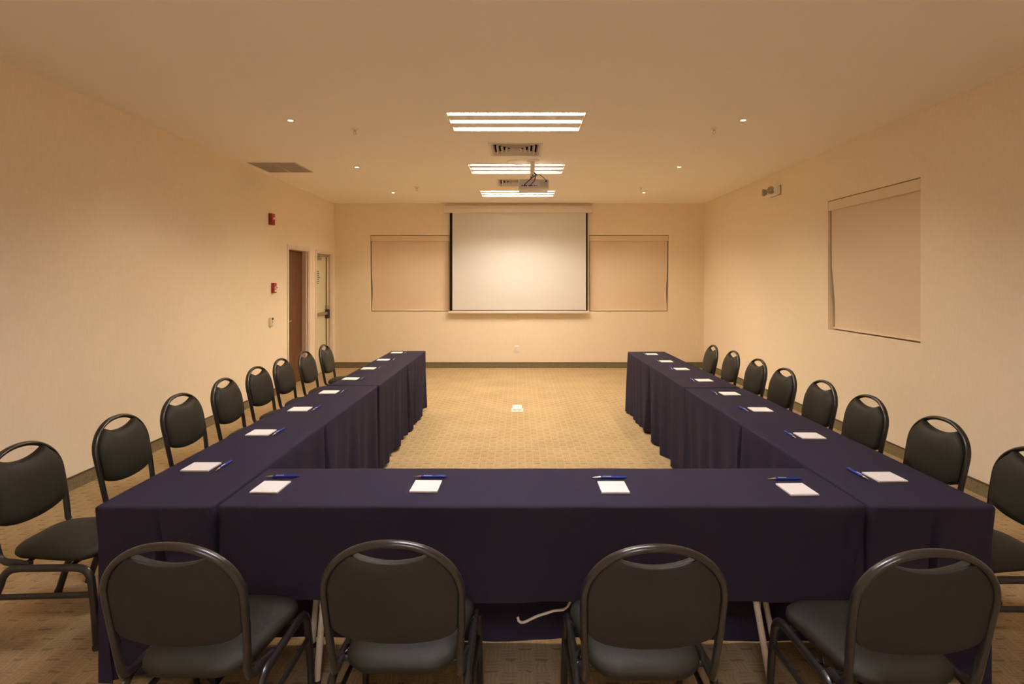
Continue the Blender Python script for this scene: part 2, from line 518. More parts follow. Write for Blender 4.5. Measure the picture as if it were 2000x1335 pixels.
# ------------------------------------------------------------------ ceiling fixtures
def make_troffer(x, y, label, tube_mat):
    r = thing('ceiling_light', label, 'light', (x, y, H), 0, 'recessed three-lamp ceiling lights')
    a, b = TW / 2, TL / 2
    bm = NB()
    fw = .022
    for q in ((-a, a, -b, -b + fw), (-a, a, b - fw, b), (-a, -a + fw, -b + fw, b - fw), (a - fw, a, -b + fw, b - fw)):
        box(bm, *q, -.006, .008, .002, 1)
    obj('frame', bm, M_TROFFER, r)
    bm = NB()
    hi = .09
    box(bm, -a + .022, a - .022, -b + .022, b - .022, hi, hi + .006)
    for q in ((-a + .021, a - .021, -b + .021, -b + .027), (-a + .021, a - .021, b - .027, b - .021), (-a + .021, -a + .027, -b + .027, b - .027), (a - .027, a - .021, -b + .027, b - .027)):
        box(bm, *q, .009, hi)
    obj('housing', bm, M_TROFFER, r)
    bays = [-.245, 0, .245]
    for yy in bays:
        bm = NB(); tube(bm, [(-a + .075, yy, .051), (a - .075, yy, .051)], .0165, n=12)
        t = obj('lamp_tube', bm, tube_mat, r)
        for s in (-1, 1):
            bm = NB()
            lathe(bm, [(0, -.018), (.017, -.018), (.017, .014), (.022, .016), (.022, .026), (0, .026)], 12, Matrix.Translation((s * (a - .060), yy, .051)) @ Matrix.Rotation(s * PI / 2, 4, 'Y'))
            obj('lamp_holder', bm, M_WHITE, t)
    for yy in (-.1225, .1225):
        bm = NB()
        # wide divider between the lamps, V-shaped above
        vs = [(-.077, .001), (.077, .001), (.066, .045), (-.066, .045)]
        e0 = [bm.verts.new((-a + .03, yy + p, q)) for p, q in vs]
        e1 = [bm.verts.new((a - .03, yy + p, q)) for p, q in vs]
        for k in range(4):
            bm.faces.new((e0[k], e0[(k + 1) % 4], e1[(k + 1) % 4], e1[k]))
        bm.faces.new(e0); bm.faces.new(e1)
        obj('divider', bm, M_TROFFER, r)
    bm = NB()
    for yy in bays:
        for k in range(19):
            xx = -a + .075 + (k + .5) * (2 * a - .15) / 19
            box(bm, xx - .0015, xx + .0015, yy - .046, yy + .046, .004, .014)
    obj('louver_blades', bm, M_LOUVER, r, kind='stuff')
    return r
for (x, y), lb, tm in zip(TROF, ('large three-lamp louvred ceiling light, nearest and widest in view', 'middle three-lamp louvred ceiling light behind the projector pole', 'three-lamp louvred ceiling light nearest the projection screen', 'added louvred fill light above the viewer, out of view', 'added louvred fill light behind the viewer, out of view'), (M_TUBE, M_TUBE, M_TUBE, M_TUBE2, M_TUBE3)):
    make_troffer(x, y, lb, tm)

DL = [(-2.11, 5.15), (-2.10, 7.233), (-2.09, 9.29), (2.083, 5.14), (2.093, 7.22), (2.10, 9.28)]
DLN = ['farthest from the screen', 'second from the screen', 'nearest the screen']
dl0 = None
for i, (x, y) in enumerate(DL):
    lb = 'small round recessed downlight on the %s side, %s' % ('door' if i < 3 else 'side-window', DLN[i % 3])
    if dl0 is None:
        dl0 = thing('downlight', lb, 'light', (x, y, H), 0, 'small recessed downlights')
        obj('trim_ring', lathe(NB(), [(.022, -.002), (.028, -.006), (.044, -.005), (.047, 0), (.022, 0), (.022, -.002)], 28), M_WHITE, dl0)
        obj('bulb', lathe(NB(), [(0, -.004), (.012, -.0035), (.021, -.001), (.021, 0), (0, 0)], 20), M_BULB, dl0)
        ld = bpy.data.lights.new('downlight_lamp', 'SPOT')
        ld.energy = SPOT_POWER; ld.color = SPOT_COLOR; ld.spot_size = math.radians(125); ld.spot_blend = 0.9; ld.shadow_soft_size = 0.025
    else:
        copy_thing(dl0, (x, y, H), 0, lb)
    lo = bpy.data.objects.new('downlight_lamp', ld)
    lo.location = (x, y, H - .03)
    COL.objects.link(lo)

def make_vent(x, y, label):
    r = thing('air_diffuser', label, 'vent', (x, y, H), 0, 'square ceiling air diffusers')
    a = VS / 2
    bm = NB()
    fw = .034
    for q in ((-a, a, -a, -a + fw), (-a, a, a - fw, a), (-a, -a + fw, -a + fw, a - fw), (a - fw, a, -a + fw, a - fw)):
        box(bm, *q, -.008, .004, .003, 1)
    obj('frame', bm, M_VENT, r)
    bm = NB()
    box(bm, -a + .035, a - .035, -a + .035, a - .035, .14, .145)
    for q in ((-a + .031, a - .031, -a + .031, -a + .036), (-a + .031, a - .031, a - .036, a - .031), (-a + .031, -a + .036, -a + .036, a - .036), (a - .036, a - .031, -a + .036, a - .036)):
        box(bm, *q, .005, .14)
    obj('duct_collar', bm, M_DUCT, r)
    for k in range(5):
        o = a - .036 - k * .050
        i_ = o - .022
        bm = NB()
        def ring(h, z): return [bm.verts.new((sx * h, sy * h, z)) for sx, sy in ((-1, -1), (1, -1), (1, 1), (-1, 1))]
        A, B, C, D = ring(o, -.004), ring(i_, .030), ring(i_ - .003, .030), ring(o - .008, -.004)
        for R0, R1 in ((A, B), (B, C), (C, D), (D, A)):
            for q in range(4):
                bm.faces.new((R0[q], R0[(q + 1) % 4], R1[(q + 1) % 4], R1[q]))
        obj('louver', bm, M_VENT, r)
    return r
make_vent(*VENT[0], 'square white ceiling air diffuser between the nearest and middle lights')
make_vent(*VENT[1], 'square white ceiling air diffuser partly hidden by the projector')

r = thing('return_grille', 'square grey return air grille in the ceiling beside the door wall', 'vent', (GR[0], GR[1], H))
a = GS / 2
bm = NB()
for q in ((-a, a, -a, -a + .022), (-a, a, a - .022, a), (-a, -a + .022, -a + .022, a - .022), (a - .022, a, -a + .022, a - .022)):
    box(bm, *q, -.006, .004, .002, 1)
obj('frame', bm, M_GRILLE, r)
obj('centre_bar', box(NB(), -.012, .012, -a + .022, a - .022, -.003, .012), M_GRILLE, r)
bm = NB()
for k in range(28):
    yy = -a + .035 + k * (GS - .07) / 27
    box(bm, -a + .022, a - .022, yy - .0012, yy + .0012, -.008, .012, 0, 1, Matrix.Translation((0, yy, .004)) @ Matrix.Rotation(math.radians(35), 4, 'X') @ Matrix.Translation((0, -yy, 0)))
obj('grille_blades', bm, M_GRILLE, r, kind='stuff')
bm = NB(); box(bm, -a + .021, a - .021, -a + .021, a - .021, .05, .056)
obj('filter', bm, M_FILTER, r)

sp0 = None
for (x, y), lb in zip([(-1.597, 5.43), (1.91, 5.41), (-1.596, 8.745), (1.947, 8.80)],
                      ['white pendent fire sprinkler near the nearest door-side downlight', 'white pendent fire sprinkler near the nearest side-window downlight',
                       'small far fire sprinkler between the far door-side downlight and the screen', 'small far fire sprinkler beside the far side-window downlight']):
    if sp0 is None:
        sp0 = thing('fire_sprinkler', lb, 'sprinkler', (x, y, H), 0, 'ceiling fire sprinklers')
        obj('escutcheon', lathe(NB(), [(0, -.001), (.020, -.014), (.036, -.006), (.040, 0), (0, 0)], 24), M_WHITE, sp0)
        bm = NB()
        lathe(bm, [(.010, -.012), (.012, -.026), (.009, -.030), (0, -.030)], 14)
        for s in (-1, 1):
            tube(bm, [(s * .010, 0, -.026), (s * .015, 0, -.042), (s * .003, 0, -.058)], .0028, n=6)
        obj('sprinkler_body', bm, M_CHROME, sp0)
        obj('deflector', lathe(NB(), [(0, -.058), (.018, -.060), (.019, -.064), (0, -.064)], 16), M_WHITE, sp0)
    else:
        copy_thing(sp0, (x, y, H), 0, lb)

for (x, y), lb in zip([(0.0, 6.92), (-0.04, 10.33)], ['flat round white ceiling speaker just in front of the middle ceiling light', 'flat round white ceiling speaker above the projection screen case']):
    r = thing('ceiling_speaker', lb, 'speaker', (x, y, H), 0, 'round ceiling speakers')
    obj('speaker_rim', lathe(NB(), [(.118, -.004), (.122, -.010), (.140, -.009), (.145, 0), (.118, 0), (.118, -.004)], 36), M_CEIL, r)
    obj('speaker_grille', lathe(NB(), [(0, -.007), (.06, -.006), (.118, -.003), (.118, 0), (0, 0)], 32), M_CEIL, r)

# projector on its drop pole
PX, PY, PZ = .19, 6.90, 2.76
r = thing('projector', 'white ceiling projector hanging from a drop pole, cables at its back', 'projector', (PX, PY, H))
zt = PZ - H
body = NB()
box(body, -.184, .184, -.15, .15, zt, zt + .118, .014, 3)
bo = obj('projector_body', body, M_PROJ, r)
bm = NB()
for k, (xx, wd) in enumerate(((-.15, .018), (-.125, .010), (-.105, .022), (-.07, .012), (-.045, .030), (0.0, .02), (.03, .012))):
    box(bm, xx, xx + wd, -.1525, -.1495, zt + .030, zt + .044)
obj('connector_sockets', bm, M_DARKPLASTIC, bo)
bm = NB()
for k in range(11):
    box(bm, .075 + k * .009, .079 + k * .009, -.1525, -.1495, zt + .026, zt + .092)
obj('vent_slots', bm, M_WHITEDARK, bo)
bm = NB(); lathe(bm, [(0, 0), (.040, 0), (.043, .015), (.036, .03), (.030, .024), (0, .022)], 24, Matrix.Translation((-.08, .148, zt + .06)) @ Matrix.Rotation(-PI / 2, 4, 'X'))
obj('projector_lens', bm, M_DARKPLASTIC, r)
bm = NB(); tube(bm, [(-.013, -.06, -.012), (-.013, -.06, zt + .155)], .030, n=20)
obj('drop_pole', bm, M_TROFFER, r)
obj('ceiling_plate', lathe(NB(), [(0, -.014), (.075, -.012), (.085, -.004), (.085, 0), (0, 0)], 28, Matrix.Translation((-.013, -.06, 0))), M_WHITE, r)
bm = NB()
box(bm, -.060, .034, -.11, -.01, zt + .119, zt + .130, .003, 1)
box(bm, -.046, -.034, -.09, -.03, zt + .13, zt + .175); box(bm, .008, .020, -.09, -.03, zt + .13, zt + .175)
for k in range(3):
    a = 2 * PI * k / 3
    tube(bm, [(-.013, -.06, zt + .124), (-.013 + .11 * math.cos(a), -.04 + .09 * math.sin(a), zt + .122)], .007, n=8)
obj('mount_bracket', bm, M_WHITE, r)
bm = NB(); lathe(bm, [(0, 0), (.012, 0), (.012, .02), (0, .02)], 12, Matrix.Translation((-.027, -.112, zt + .14)) @ Matrix.Rotation(PI / 2, 4, 'X'))
lathe(bm, [(0, 0), (.010, 0), (.010, .02), (0, .02)], 12, Matrix.Translation((-.012, -.09, zt + .170)) @ Matrix.Rotation(PI / 2, 4, 'X'))
obj('clamp_knob', bm, M_DARKPLASTIC, r)
for pts, rad in (([(-.115, -.152, zt + .036), (-.115, -.185, zt + .04), (-.06, -.20, zt + .09), (.015, -.19, zt + .152), (.035, -.12, zt + .175), (.0, -.075, zt + .22)], .0062),
                 ([(-.045, -.152, zt + .036), (-.035, -.18, zt + .045), (.005, -.19, zt + .09), (.02, -.17, zt + .135), (.03, -.12, zt + .165), (.01, -.085, zt + .20)], .0048),
                 ([(.150, -.152, zt + .09), (.140, -.18, zt + .105), (.09, -.18, zt + .150), (.055, -.16, zt + .172), (.035, -.13, zt + .165), (.005, -.088, zt + .21)], .004)):
    bm = NB(); tube(bm, spline(pts, 6), rad, n=8)
    c = obj('cable', bm, M_BLACKCABLE, r)
    p = Vector(pts[0])
    obj('plug', box(NB(), p.x - .012, p.x + .012, p.y - .020, p.y, p.z - .009, p.z + .009, .003, 1), M_DARKPLASTIC, c)

# projection screen
SY = 10.50
r = thing('projection_screen', 'pulled-down white projection screen with black side borders on the end wall', 'screen', (0, SY, 0))
bm = NB()
prof = [(-.055, 2.945), (-.060, 3.000), (-.042, 3.055), (-.02, 3.075), (.055, 3.075), (.055, 2.935), (-.045, 2.935)]
e0 = [bm.verts.new((-1.39, y, z)) for y, z in prof]; e1 = [bm.verts.new((1.39, y, z)) for y, z in prof]
for k in range(len(prof)):
    bm.faces.new((e0[k], e0[(k + 1) % len(prof)], e1[(k + 1) % len(prof)], e1[k]))
bm.faces.new(e0); bm.faces.new(e1)
case = obj('screen_case', bm, M_CASE, r, angle=20)
for s in (-1, 1):
    bm = NB(); box(bm, s * 1.40 - .012, s * 1.40 + .012, -.064, .058, 2.928, 3.082, .006)
    obj('end_cap', bm, M_CASE, case)
    bm = NB(); box(bm, s * 1.10 - .03, s * 1.10 + .03, -.01, .058, 3.07, 3.085)
    obj('wall_bracket', bm, M_CASE, case)
def sheet(x0, x1, z0, z1, y0, th):
    return box(NB(), x0, x1, y0, y0 + th, z0, z1)
obj('screen_surface', sheet(-1.243, 1.281, 1.100, 2.94, 0.0, .001), M_SCREEN, r)
for q in ((-1.292, -1.243, 1.085, 2.94), (1.281, 1.312, 1.085, 2.94), (-1.243, 1.281, 1.085, 1.100)):
    obj('border', sheet(*q, 0.0, .001), M_SCREENBLACK, r)
bm = NB(); box(bm, -1.32, 1.335, -.012, .016, 1.035, 1.086, .008)
obj('bottom_bar', bm, M_CASE, r)

# ------------------------------------------------------------------ things on the walls
r = thing('fire_alarm_strobe', 'red fire alarm strobe high on the door wall', 'alarm', (XL, 7.82, 2.51))
obj('alarm_body', box(NB(), 0, .048, -.055, .055, -.08, .08, .008), M_RED, r)
obj('strobe_lens', box(NB(), .046, .075, -.030, .030, -.010, .025, .008), M_LENS, r)
obj('sounder_grille', box(NB(), .046, .052, -.035, .035, -.065, -.030, .004), M_RED, r)
r = thing('fire_pull_station', 'red and white fire alarm pull station on the door wall', 'alarm', (XL, 7.89, 1.544))
obj('station_body', box(NB(), 0, .045, -.042, .042, -.072, .072, .006), M_RED, r)
h = obj('pull_handle', box(NB(), .043, .062, -.036, .036, -.010, .022, .004), M_WHITE, r)
bm = NB()
for k in range(4):
    box(bm, .0455, .0470, -.030 + k * .016, -.019 + k * .016, -.055, -.022)
obj('station_print', bm, M_WHITE, r)
bm = NB()
for k in range(4):
    box(bm, .0618, .0628, -.028 + k * .015, -.018 + k * .015, -.002, .014)
obj('handle_print', bm, M_DARKPLASTIC, h)
r = thing('wall_thermostat', 'small white control box with dark display on the door wall', 'thermostat', (XL, 7.81, 1.07))
obj('control_body', box(NB(), 0, .038, -.040, .040, -.068, .06, .012, 3), M_WHITE, r)
obj('dark_display', box(NB(), .030, .044, -.024, .024, .022, .056, .006), M_DARKPLASTIC, r)
obj('button', box(NB(), .037, .041, -.006, .006, -.012, .014, .002, 1), M_DARKPLASTIC, r)

r = thing('emergency_light', 'white twin-head emergency light high on the blind-window wall', 'light', (XR, 7.60, 2.87))
obj('mounting_gasket', box(NB(), -.006, 0, -.153, .153, -.069, .064, .003, 1), M_WHITEDARK, r)
obj('light_body', box(NB(), -.078, 0, -.15, .15, -.066, .060, .032, 4), M_TROFFER, r)
for s, rot in ((-1, .95), (1, -.25)):
    mt = Matrix.Translation((-.092 if s < 0 else -.10, -.055 if s < 0 else .125, .0)) @ Matrix.Rotation(rot, 4, 'Z') @ Matrix.Rotation(-PI / 2, 4, 'Y')
    hd = obj('lamp_head', lathe(NB(), [(0, -.03), (.028, -.028), (.048, .0), (.052, .030), (.046, .032), (.040, .026), (.02, .012), (0, .010)], 24, mt), M_STEEL, r)
    obj('lamp_bulb', lathe(NB(), [(0, .030), (.008, .028), (.010, .018), (.009, .012), (0, .012)], 16, mt), M_LENS, hd)

def outlet(name, label, loc, rz):
    r = thing(name, label, 'outlet', loc, rz, 'white wall outlets')
    obj('cover_plate', box(NB(), -.043, .043, -.007, 0, -.068, .068, .003), M_WHITE, r)
    for s in (-1, 1):
        so = obj('socket', box(NB(), -.018, .018, -.0095, -.006, s * .028 - .016, s * .028 + .016, .002, 1), M_WHITE, r)
        bm = NB()
        for u in (-.007, .007):
            box(bm, u - .0012, u + .0012, -.0100, -.0094, s * .028 - .004, s * .028 + .008)
        obj('slot', bm, M_DARKPLASTIC, so)
outlet('wall_outlet', 'white wall outlet low on the end wall below the screen', (-.03, YB, .36), 0)
outlet('wall_outlet', 'white wall outlet low on the blind-window wall behind the chairs', (XR, 8.56, .362), -PI / 2)

r = thing('floor_box', 'small white metal floor outlet box with raised lid on open carpet', 'outlet', (-.012, 7.05, 0))
obj('cover_plate', box(NB(), -.075, .075, -.11, .09, 0, .006, .002, 1), M_PLATE, r)
lid = obj('lid', box(NB(), -.058, .058, 0, .075, -.0025, .0025, .0015, 1, Matrix.Translation((0, .02, .010)) @ Matrix.Rotation(math.radians(32), 4, 'X')), M_PLATE, r)
bm = NB()
for k in (-1, 1):
    box(bm, k * .028 - .018, k * .028 + .018, -.06, -.015, .006, .008)
obj('socket', bm, M_WHITEDARK, r)

# ------------------------------------------------------------------ tables and cloths
ZT = 0.757            # top of cloth
def smooth(a, b, x):
    t = min(1, max(0, (x - a) / (b - a)))
    return t * t * (3 - 2 * t)

def cloth(label, x0, x1, y0, y1, hem, amp, pleats, seed, mask=None, corner=.016, lean=None):
    """fitted cloth: flat top, rounded edge, hanging skirt with folds and centre pleats.
    hem / amp: per side 'x0','x1','y0','y1'; pleats: (side, position, width, depth)"""
    rnd = random.Random(seed)
    bm = bmesh.new()
    step = .0125
    rr = .011
    nx = max(8, round((x1 - x0) / step)); ny = max(8, round((y1 - y0) / step))
    waves = {s: [(rnd.uniform(9, 16), rnd.uniform(0, 6.28), .5), (rnd.uniform(18, 30), rnd.uniform(0, 6.28), .38), (rnd.uniform(34, 52), rnd.uniform(0, 6.28), .16)] for s in ('x0', 'x1', 'y0', 'y1')}
    hw = {s: (rnd.uniform(2.5, 5), rnd.uniform(0, 6.28)) for s in waves}
    xs = [x0 + rr + (x1 - x0 - 2 * rr) * i / nx for i in range(nx + 1)]
    ys = [y0 + rr + (y1 - y0 - 2 * rr) * j / ny for j in range(ny + 1)]
    ph = [rnd.uniform(0, 6.28) for _ in range(4)]
    def topz(x, y):
        return ZT + .0008 * math.sin(7 * x + ph[0]) * math.sin(5 * y + ph[1]) + .0005 * math.sin(17 * x + 9 * y + ph[2])
    G = [[bm.verts.new((x, y, topz(x, y))) for y in ys] for x in xs]
    for i in range(nx):
        for j in range(ny):
            bm.faces.new((G[i][j], G[i + 1][j], G[i + 1][j + 1], G[i][j + 1]))
    per = []                       # vertex, base point, normal, side, s
    for i in range(nx + 1):
        per.append((G[i][0], 'y0', xs[i]))
    for j in range(1, ny + 1):
        per.append((G[nx][j], 'x1', ys[j]))
    for i in range(nx - 1, -1, -1):
        per.append((G[i][ny], 'y1', xs[i]))
    for j in range(ny - 1, 0, -1):
        per.append((G[0][j], 'x0', ys[j]))
    N = {'y0': Vector((0, -1, 0)), 'y1': Vector((0, 1, 0)), 'x0': Vector((-1, 0, 0)), 'x1': Vector((1, 0, 0))}
    corners = [(xs[0], ys[0]), (xs[-1], ys[0]), (xs[-1], ys[-1]), (xs[0], ys[-1])]
    M = 16
    cols = []
    for (v, side, s) in per:
        p = v.co.copy()
        n = N[side].copy()
        cd = min(math.hypot(p.x - cx, p.y - cy) for cx, cy in corners)
        if cd < 1e-6:
            n = Vector((1 if p.x > (x0 + x1) / 2 else -1, 1 if p.y > (y0 + y1) / 2 else -1, 0)).normalized()
        mk = 1.0 if mask is None else mask(side, s)
        col = [v]
        for a in (35, 65, 90):
            a = math.radians(a)
            col.append(bm.verts.new(p + n * (rr * math.sin(a)) + Vector((0, 0, -rr * (1 - math.cos(a))))))
        hz = hem[side] + .012 * math.sin(hw[side][0] * s + hw[side][1]) * (1 if hem[side] < .2 else .5)
        hz = max(.004, hz)
        for k in range(1, M + 1):
            t = k / M
            z = p.z - rr + (hz - p.z + rr) * t
            wv = sum(c * math.sin(f * s + q + .4 * t) for f, q, c in waves[side])
            wv = math.copysign(abs(wv) ** .8, wv)
            out = rr + (lean or {}).get(side, 0) * t + amp[side] * mk * (t ** .8) * wv
            for (ps, pp, pw, pd) in pleats:          # open box pleat: one straight edge, one that drifts away below
                if ps == side:
                    wd = .020 + pw * t
                    q = s - pp
                    out += .010 * t * math.exp(-((q + .02) / .04) ** 2) * (pd > .06)
                    if -.02 < q < wd + .02:
                        out -= pd * min(1, t * 4) * smooth(-.004, .010, q) * (1 - smooth(wd - .012, wd + .004, q))
            out += corner * mk * t * math.exp(-(cd / .05) ** 2)
            col.append(bm.verts.new(Vector((p.x, p.y, 0)) + n * out + Vector((0, 0, z))))
        cols.append(col)
    for a, b in zip(cols, cols[1:] + cols[:1]):
        for k in range(len(a) - 1):
            bm.faces.new((a[k], b[k], b[k + 1], a[k + 1]))
    o = obj('tablecloth', bm, M_CLOTH, angle=70)
    return put(o, label, 'tablecloth', 'navy tablecloths')

def folding_table(label, x0, x1, y0, y1, along):
    cx, cy = (x0 + x1) / 2, (y0 + y1) / 2
    r = thing('folding_table', label, 'table', (cx, cy, 0), 0, 'folding tables under navy cloths')
    a, b = (x1 - x0) / 2 - .016, (y1 - y0) / 2 - .016
    obj('tabletop', box(NB(), -a, a, -b, b, ZT - .030, ZT - .007, .003, 1), M_TABLEWOOD, r)
    for s in (-1, 1):
        for t in (-1, 1):
            bm = NB()
            if along == 'x':
                yl = t * (b - (.075 if t < 0 else .10))
                x0_, x1_ = {(1, -1): (a - .444, a - .318), (1, 1): (a - .335, a - .195), (-1, -1): (-(a - .395), -(a - .340)), (-1, 1): (-(a - .29), -(a - .235))}[(s, t)]
                p0, p1 = (x0_, yl, ZT - .031), (x1_, yl, .012)
            else:
                p0, p1 = (t * (a - .07), s * (b - .37), ZT - .031), (t * (a - .06), s * (b - .345), .012)
            tube(bm, [p0, p1], .013, n=12)
            lg = obj('leg', bm, M_LEGPAINT, r)
            bm = NB(); tube(bm, [(p1[0], p1[1], .0), (p1[0], p1[1], .022)], .015, n=12)
            obj('foot_cap', bm, M_RUBBER, lg)
        bm = NB()
        if along == 'x':
            tube(bm, [(a - .369 if s > 0 else -(a - .362), -(b - .075), .30), (a - .252 if s > 0 else -(a - .257), b - .10, .30)], .010, n=8)
        else:
            tube(bm, [(-(a - .065), s * (b - .36), .30), (a - .065, s * (b - .36), .30)], .010, n=8)
        obj('cross_bar', bm, M_LEGPAINT, r)
    return r

TL_ = [('near', -1.635, -1.180, 2.14, 4.66), ('far', -1.600, -1.168, 4.685, 7.03)]
TR_ = [('near', 1.362, 1.845, 2.14, 4.545), ('far', 1.368, 1.832, 4.57, 6.95)]
FT = (-1.166, 1.349, 2.145, 2.590)
cloth('navy tablecloth over the cross table closing the near end', *FT, dict(x0=.10, x1=.10, y0=.357, y1=.012), dict(x0=0, x1=0, y0=.006, y1=.004),
      [('y0', 1.285, .0, .014)], 3, corner=0, lean=dict(y0=-.055, y1=-.085))
folding_table('folding cross table with pale legs at the near end', *FT, 'x')
m_near = lambda side, s: 0.0 if side == 'y1' else (smooth(2.62, 2.8, s) if side in ('x0', 'x1') else 1.0)
lean_near = dict(y0=-.080)
m_far = lambda side, s: 0.0 if side == 'y0' else (smooth(0, .12, s - 4.69) if side in ('x0', 'x1') else 1.0)
for (which, x0, x1, y0, y1) in TL_:
    cloth('navy tablecloth on the door side, %s' % ('nearest the viewer' if which == 'near' else 'ending towards the screen'), x0, x1, y0, y1,
          dict(x0=.05, x1=.03, y0=.05, y1=.03), dict(x0=.012, x1=.036, y0=.010, y1=.02),
          [('x1', (y0 + y1) / 2 - .02, .13, .085), ('x0', (y0 + y1) / 2, .04, .04), ('y0' if which == 'near' else 'y1', (x0 + x1) / 2, .018, .06)], 11 if which == 'near' else 12,
          m_near if which == 'near' else m_far, lean=lean_near if which == 'near' else None)
    folding_table('folding table on the door side, %s' % ('nearest the viewer' if which == 'near' else 'ending towards the screen'), x0, x1, y0, y1, 'y')
for (which, x0, x1, y0, y1) in TR_:
    cloth('navy tablecloth on the side-window side, %s' % ('nearest the viewer' if which == 'near' else 'ending towards the screen'), x0, x1, y0, y1,
          dict(x0=.014, x1=.05, y0=.05, y1=.03), dict(x0=.036, x1=.012, y0=.012, y1=.02),
          [('x0', (y0 + y1) / 2 + .03, .13, .085), ('x1', (y0 + y1) / 2, .04, .04), ('y0' if which == 'near' else 'y1', (x0 + x1) / 2 + .0, .018, .06)], 21 if which == 'near' else 22,
          m_near if which == 'near' else m_far, lean=lean_near if which == 'near' else None)
    folding_table('folding table on the side-window side, %s' % ('nearest the viewer' if which == 'near' else 'ending towards the screen'), x0, x1, y0, y1, 'y')

bm = NB()
tube(bm, spline([(.26, 2.40, .726), (.25, 2.37, .45), (.215, 2.33, .275), (.14, 2.32, .248), (.08, 2.32, .228), (.025, 2.32, .203), (.004, 2.32, .207), (-.002, 2.325, .222)], 8), .0055, n=8)
put(obj('extension_cable', bm, M_CABLE), 'white cable looping down under the cross table', 'cable')

# ------------------------------------------------------------------ chairs
def make_chair(label, loc, rz):
    """black oval-back stacking chair; faces +y, origin on the floor under the top of the back"""
    r = thing('banquet_chair', label, 'chair', loc, rz, 'black oval-back banquet chairs')
    ZTOP = .838
    def yb(z):                         # rake of the back
        t = (.85 - z) / .43
        return .005 + .088 * t + .018 * t * (1 - t)
    A, BZ, Z0 = .212, .168, .670
    # loop centre line, half of it, from the top down
    half = []
    for i in range(0, 15):
        th = PI / 2 * i / 14
        half.append((A * math.sin(th) ** .92, Z0 + BZ * math.cos(th) ** 1.0))
    for i in range(1, 9):
        t = i / 8
        half.append((A - .014 * t ** 1.6, Z0 - t * (Z0 - .415)))
    pts = [(-u, yb(z), z) for u, z in half[::-1]] + [(u, yb(z), z) for u, z in half[1:]]
    # the ends bend forward along the seat
    endR = [(half[-1][0] + .001, yb(.41) + .010, .392), (half[-1][0] + .003, yb(.40) + .035, .379), (half[-1][0] + .006, yb(.40) + .09, .374), (half[-1][0] + .006, .24, .374)]
    pts = [(-x, y, z) for x, y, z in endR[::-1]] + pts + endR
    bm = NB(); tube(bm, pts, .0155, .0115, 14, up=(0, 1, 0))
    obj('back_frame', bm, M_CHAIRFRAME, r)
    # pad outline (u, z), star-shaped about (0, .64)
    def loop_in(u):
        u = min(abs(u), A)
        s = (u / A) ** (1 / .92)
        return Z0 + BZ * math.sqrt(max(0, 1 - s * s))
    outl = []
    n1 = 14
    for i in range(n1 + 1):            # concave top (hand hole)
        u = -.128 + .256 * i / n1
        outl.append((u, .772 + .031 * (u / .128) ** 2))
    for i in range(1, 10):             # right shoulder along the loop
        th = math.asin(min(1, (.132 / A))) + (PI / 2 - math.asin(.132 / A)) * i / 9
        outl.append(((A - .010) * math.sin(th) ** .92, Z0 + (BZ - .012) * math.cos(th)))
    for i in range(1, 4):
        t = i / 3
        outl.append((A - .010 - .003 * t, Z0 - .10 * t))
    for i in range(1, 17):             # rounded bottom
        th = PI * i / 17
        outl.append(((A - .013) * math.cos(th) * (1 if abs(math.cos(th)) < .98 else 1), Z0 - .10 - .075 * math.sin(th) ** .8))
    for i in range(3, 0, -1):
        t = i / 3
        outl.append((-(A - .010 - .003 * t), Z0 - .10 * t))
    for i in range(9, 0, -1):
        th = math.asin(min(1, (.132 / A))) + (PI / 2 - math.asin(.132 / A)) * i / 9
        outl.append((-(A - .010) * math.sin(th) ** .92, Z0 + (BZ - .012) * math.cos(th)))
    def pad(front, back, prof):
        bm = NB()
        cu, cz = 0.0, .650
        rings = []
        for sc, off in prof:
            rings.append([bm.verts.new((cu + (u - cu) * sc, yb(cz + (z - cz) * sc) + off - .018 * 0, cz + (z - cz) * sc)) for u, z in outl])
        for a, b in zip(rings, rings[1:]):
            for k in range(len(a)):
                bm.faces.new((a[k], a[(k + 1) % len(a)], b[(k + 1) % len(a)], b[k]))
        for R, off in ((rings[0], prof[0][1]), (rings[-1], prof[-1][1])):
            c = bm.verts.new((cu, yb(cz) + off, cz))
            for k in range(len(R)):
                bm.faces.new((R[k], R[(k + 1) % len(R)], c))
        return bm
    obj('backrest', pad(0, 0, [(.5, .002), (.99, .002), (1.0, .008), (.992, .018), (.965, .028), (.91, .036), (.7, .043), (.4, .046)]), M_CHAIRPAD, r, angle=60)
    obj('back_panel', pad(0, 0, [(.5, .001), (.99, .001), (1.0, -.001), (.995, -.006), (.97, -.0085), (.5, -.0095)]), M_CHAIRPANEL, r, angle=60)
    # seat
    def seat_outline(inset):
        o = []
        yr, yf, wr, wf = .095 + inset, .512 - inset, .182 - inset, .214 - inset
        def corner(cx, cy, rad, a0, a1, n=7):
            for i in range(n + 1):
                a = a0 + (a1 - a0) * i / n
                o.append((cx + rad * math.cos(a), cy + rad * math.sin(a)))
        rf, rr_ = .085, .10
        corner(wf - rf, yf - rf, rf, 0, PI / 2)
        corner(-(wf - rf), yf - rf, rf, PI / 2, PI)
        corner(-(wr - rr_), yr + rr_, rr_, PI, 1.5 * PI)
        corner(wr - rr_, yr + rr_, rr_, 1.5 * PI, 2 * PI)
        return o
    bm = NB()
    rings = []
    for inset, z in ((.10, .376), (.016, .376), (.006, .381), (.0, .393), (.002, .408), (.012, .420), (.032, .428), (.075, .434), (.08 + .06, .438)):
        ins = min(inset, .08)
        k = 1.0 if inset <= .08 else (1 - (inset - .08) * 3.4)
        ol = seat_outline(ins)
        rings.append([bm.verts.new((x * k, .303 + (y - .303) * k, z)) for x, y in ol])
